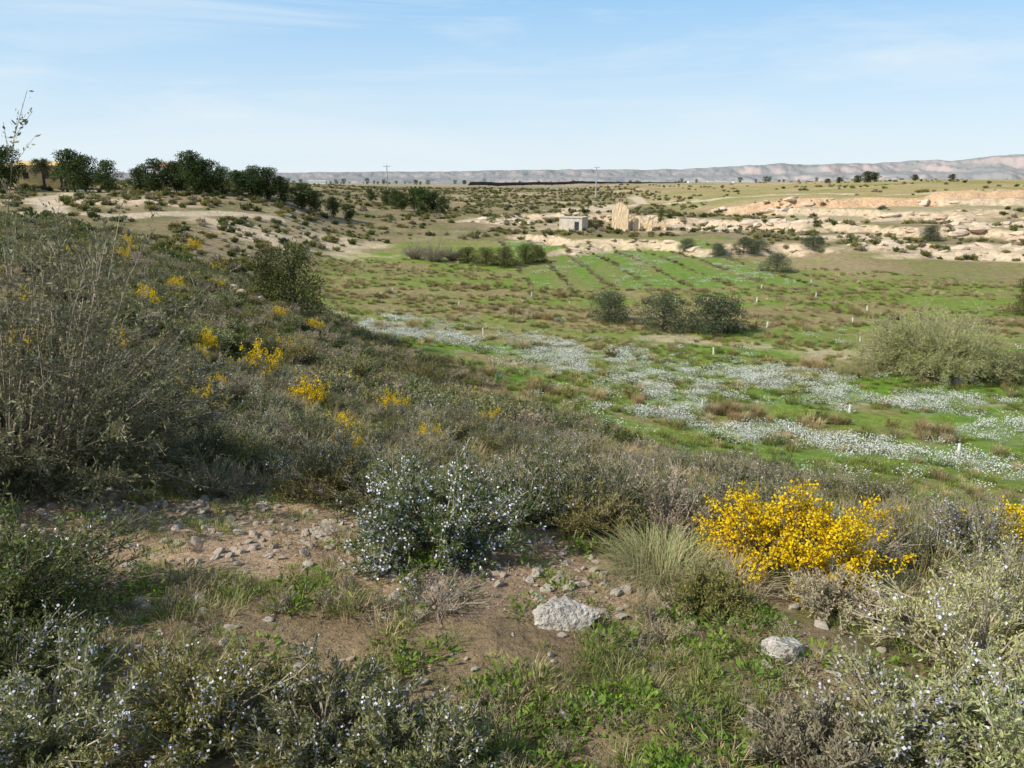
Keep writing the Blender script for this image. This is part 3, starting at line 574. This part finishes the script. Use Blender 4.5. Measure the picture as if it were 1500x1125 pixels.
# ------------------------------------------------------------------ buildings
def box(name,sx,sy,sz,loc,mat,parent=None):
    x,y,z=sx/2,sy/2,sz/2
    V=[(-x,-y,-z),(x,-y,-z),(x,y,-z),(-x,y,-z),(-x,-y,z),(x,-y,z),(x,y,z),(-x,y,z)]
    o=mk(name,V,F4=[(0,3,2,1),(4,5,6,7),(0,1,5,4),(1,2,6,5),(2,3,7,6),(3,0,4,7)],mats=[mat]);o.location=loc
    if parent:o.parent=parent
    return o
def empty(name,x,y,rz=0,dz=0):
    e=bpy.data.objects.new(name,None);scene.collection.objects.link(e);e.location=(x,y,h1(x,y)+dz);e.rotation_euler[2]=rz;return e
M_ylw=solid("yellow_render",(.64,.46,.19),(.72,.54,.25),1.5);M_whw=solid("white_render",(.62,.60,.55),(.75,.73,.68),1.5)
M_gls=solid("window_dark",(.03,.035,.04),(.05,.055,.06),1,.3,0);M_tile=solid("roof_tile",(.30,.14,.08),(.42,.22,.13),3)
M_con=solid("concrete_beige",(.46,.41,.33),(.60,.54,.44),1.2);M_ado=solid("adobe",(.58,.43,.26),(.76,.60,.40),1.3,.95,.8)
M_met=solid("galvanised_metal",(.45,.45,.45),(.6,.6,.6),3,.5);M_pv=solid("solar_panel_dark",(.045,.035,.035),(.09,.065,.06),.1,.5)
def house(name,x,y,w,d,h,wall,roof,rz,nw):
    e=empty(name,x,y,rz);box("walls",w,d,h+1,(0,0,h/2-.5),wall,e)
    for k in range(nw):
        px=-w/2+w*(k+.5)/nw;box("window_%d"%k,.9,.06,1.1,(px,-d/2-.02,h*.55),M_gls,e)
    V=[(-w/2-.3,-d/2-.3,h+.02),(w/2+.3,-d/2-.3,h+.02),(w/2+.3,d/2+.3,h+.02),(-w/2-.3,d/2+.3,h+.02),(-w/2-.3,0,h+.9),(w/2+.3,0,h+.9)]
    o=mk("roof",V,F4=[(0,1,5,4),(2,3,4,5),(3,2,1,0)],F3=[(0,4,3),(1,2,5)],mats=[roof]);o.parent=e
house("yellow_house",-88.5,147,9.5,7,4.0,M_ylw,M_ylw,.35,3);house("yellow_house",-99,146,7,6,3.2,M_ylw,M_tile,.2,3)
house("white_house",-75,170,6,6,3.6,M_whw,M_tile,.1,2)
e=empty("concrete_hut",12,147,-.5);box("walls",4.8,3.0,3.4,(0,0,.6),M_con,e);box("roof_slab",5.1,3.3,.18,(0,0,2.395),M_con,e);box("doorway",.9,.06,1.6,(1.3,-1.52,.8),M_gls,e)
def ruinwall(name,w,h,d,prof,mat):
    r=np.random.default_rng(int(w*100));n=24;xs_=np.linspace(-w/2,w/2,n);tp_=np.interp(np.linspace(0,1,n),np.linspace(0,1,len(prof)),prof)*h+r.normal(0,.08,n)
    V=[]
    for sgn in (-1,1):
        for k in range(n):
            for t in np.linspace(0,1,8): V.append((xs_[k]+r.normal(0,.015),sgn*d/2+r.normal(0,.03),-.8+(tp_[k]+.8)*t))
    V=np.array(V);I=np.arange(2*n*8).reshape(2,n,8);F=[]
    for s in (0,1):
        for k in range(n-1):
            for t in range(7):
                if name=="front_wall" and 8<k<13 and 2<t<5: continue
                q=(I[s,k,t],I[s,k+1,t],I[s,k+1,t+1],I[s,k,t+1]);F.append(q if s==0 else q[::-1])
    for k in range(n-1):F.append((I[0,k,7],I[0,k+1,7],I[1,k+1,7],I[1,k,7]))
    for k in (0,n-1):
        for t in range(7):
            q=(I[0,k,t],I[0,k,t+1],I[1,k,t+1],I[1,k,t]);F.append(q if k==0 else q[::-1])
    return mk(name,V,F4=np.array(F),mats=[mat])
e=empty("ruined_farmhouse",21.2,148,0)
for nm,w,h,d,pr_,ox,oy,rz in [("gable_wall",3.3,5.4,.6,[.70,.95,1,.98,.9,.78],0,0,-.4),("side_wall",4,3.2,.5,[1,.8,.6,.5,.7,.3],1.9,2,1.2),("front_wall",3.8,2.8,.5,[.5,.9,1,.6,.8,.7],4.4,0,-.35),("rubble_wall",3.2,2.0,.6,[.3,.9,.6,1,.4],7.6,.6,-.3),("back_wall",5,3.0,.5,[.8,1,.7,.5,.9],4,3.6,0)]:
    o=ruinwall(nm,w,h,d,pr_,M_ado);o.parent=e;o.location=(ox,oy,h1(21.2+ox,148+oy)-h1(21.2,148));o.rotation_euler[2]=rz
def pole(px,py,h):
    e=empty("utility_pole",px,py,.2)
    mb=MB();r=np.random.default_rng(1);limb(mb,r,(0,0,-.5),(0,0,h),.24,.16,0,4,0);o=mb.obj("post",[M_met]);o.parent=e
    box("crossarm",2.4,.18,.18,(0,-.2,h-.5),M_met,e)
    for k in (-.95,0,.95): box("insulator_%d"%int(k*10),.1,.1,.3,(k,-.2,h-.25),M_whw,e)
pole(-42.6,262,9.5);pole(31,282,11)
mb=MB()
for row in range(3):
    t=np.linspace(0,1,46)
    px=-30+t*290+row*6;py=520+t*650+row*14;z=H(px,py)
    for k in range(45):
        a=np.array([px[k],py[k],z[k]+.6]);b_=np.array([px[k+1],py[k+1],z[k+1]+.6]);b2=a+(b_-a)*.93
        mb.quads(np.array([[a,b2,b2+[1.5,1.0,2.3],a+[1.5,1.0,2.3]]]),0);mb.twigs(np.array([a+[.7,.5,-1.2]]),np.array([a+[.7,.5,1.3]]),.1,.1,0,rng)
mb.obj("solar_panel_rows",[M_pv])
for px,py,w in [(400,1500,38),(450,1510,30),(350,1490,16),(-330,1300,30),(180,1600,20)]: house("white_farm_shed",px,py,w,14,5,M_whw,M_whw,.05,6)
x=rng.uniform(-700,900,420);y=rng.choice([620,800,1050,1400,2000],420)+rng.normal(0,8,420);ok=fbm(x/120,y/100,91)>.5;x=x[ok];y=y[ok]
scatter("distant_tree_belt",[tree("belt_tree",250,5,2.6,.2,9,M_pin,M_brk,.9,.5,20)],x,y,rng.uniform(.5,1.0,len(x)),np.zeros(len(x)))
# ------------------------------------------------------------------ tree guards
mb=MB();r=np.random.default_rng(5)
gx_=[10.0,17.5,19.0,-2.2,-9.5,-.8,26,29,14,21,5.5,33,-5,2,9,16,24,31,-12,38,20,27,34];gy_=[37,36.5,29.5,56,60,41,54,62,50,60,70,68,68,75,74,72,72,75,74,60,66,80,84]
for px,py in zip(gx_,gy_):
    z=h1(px,py);l_=r.normal(0,.05,2);a=np.array([[px,py,z-.05]]);b_=np.array([[px+l_[0],py+l_[1],z+.5]])
    P=[]
    for k in range(8):
        t0=k*math.pi/4;t1=t0+math.pi/4;o0=np.array([math.cos(t0)*.06,math.sin(t0)*.06,0]);o1=np.array([math.cos(t1)*.06,math.sin(t1)*.06,0]);P.append([a[0]+o0,a[0]+o1,b_[0]+o1,b_[0]+o0])
    mb.quads(np.array(P),0);mb.twigs(b_-[0,0,.1],b_+[0,0,.25],.01,.005,1,r);mb.leaves(np.repeat(b_,14,0)+r.normal(0,.06,(14,3))+[0,0,.1],r.normal(size=(14,3)),.07,.03,2,r)
mb.obj("tree_guards",[M_whw,M_twg,M_gra])
# ------------------------------------------------------------------ camera, light, sky
cam=bpy.data.objects.new("camera",bpy.data.cameras.new("camera"));scene.collection.objects.link(cam)
cam.data.lens=26;cam.data.sensor_width=36;cam.data.clip_end=40000;cam.data.clip_start=.05
cam.rotation_euler=(math.radians(90)-PITCH,0,0);scene.camera=cam
sun=bpy.data.objects.new("sun",bpy.data.lights.new("sun","SUN"));scene.collection.objects.link(sun)
sun.data.energy=5;sun.data.angle=math.radians(.5);sun.data.color=(1,.945,.84)
d=Vector((-.76,-.33,.70)).normalized();sun.rotation_euler=d.to_track_quat('Z','Y').to_euler()
w=bpy.data.worlds.new("World");scene.world=w;w.use_nodes=True;n=w.node_tree.nodes;l=w.node_tree.links
sk=n.new("ShaderNodeTexSky");sk.sky_type='NISHITA';sk.sun_disc=False;sk.sun_elevation=math.asin(d.z);sk.sun_rotation=math.atan2(d.x,d.y);sk.air_density=1.0;sk.dust_density=.6;sk.ozone_density=1.5
tc=n.new("ShaderNodeTexCoord");sx=n.new("ShaderNodeSeparateXYZ");l.new(tc.outputs["Generated"],sx.inputs[0])
hz_=n.new("ShaderNodeValToRGB");hz_.color_ramp.elements[0].position=0;hz_.color_ramp.elements[0].color=(.92,.92,.92,1);hz_.color_ramp.elements[1].position=.42;hz_.color_ramp.elements[1].color=(.08,.08,.08,1)
e_=hz_.color_ramp.elements.new(.20);e_.color=(.78,.78,.78,1)
l.new(sx.outputs["Z"],hz_.inputs[0])
hc_=n.new("ShaderNodeValToRGB");hc_.color_ramp.elements[0].position=0;hc_.color_ramp.elements[0].color=(.82,.93,.99,1);hc_.color_ramp.elements[1].position=.25;hc_.color_ramp.elements[1].color=(.27,.61,.99,1)
l.new(sx.outputs["Z"],hc_.inputs[0])
sc_=n.new("ShaderNodeVectorMath");sc_.operation='SCALE';sc_.inputs[3].default_value=6.8;l.new(hc_.outputs[0],sc_.inputs[0])
m1=n.new("ShaderNodeMix");m1.data_type='RGBA';l.new(hz_.outputs[0],m1.inputs[0]);l.new(sk.outputs[0],m1.inputs[6]);l.new(sc_.outputs[0],m1.inputs[7])
mp=n.new("ShaderNodeMapping");mp.inputs["Scale"].default_value=(1.2,1.2,9);mp.inputs["Rotation"].default_value=(.12,.2,0);l.new(tc.outputs["Generated"],mp.inputs[0])
cn=n.new("ShaderNodeTexNoise");cn.inputs["Scale"].default_value=1.6;cn.inputs["Detail"].default_value=9;cn.inputs["Roughness"].default_value=.6;cn.inputs["Distortion"].default_value=.6;l.new(mp.outputs[0],cn.inputs["Vector"])
cr=n.new("ShaderNodeValToRGB");cr.color_ramp.elements[0].position=.47;cr.color_ramp.elements[0].color=(0,0,0,1);cr.color_ramp.elements[1].position=.75;cr.color_ramp.elements[1].color=(.75,.75,.75,1);l.new(cn.outputs[0],cr.inputs[0])
m2=n.new("ShaderNodeMix");m2.data_type='RGBA';l.new(cr.outputs[0],m2.inputs[0]);l.new(m1.outputs[2],m2.inputs[6]);m2.inputs[7].default_value=(5.6,6.2,6.6,1)
l.new(m2.outputs[2],n["Background"].inputs[0]);n["Background"].inputs[1].default_value=.145
scene.view_settings.view_transform='Standard';scene.view_settings.look='None';scene.view_settings.exposure=0
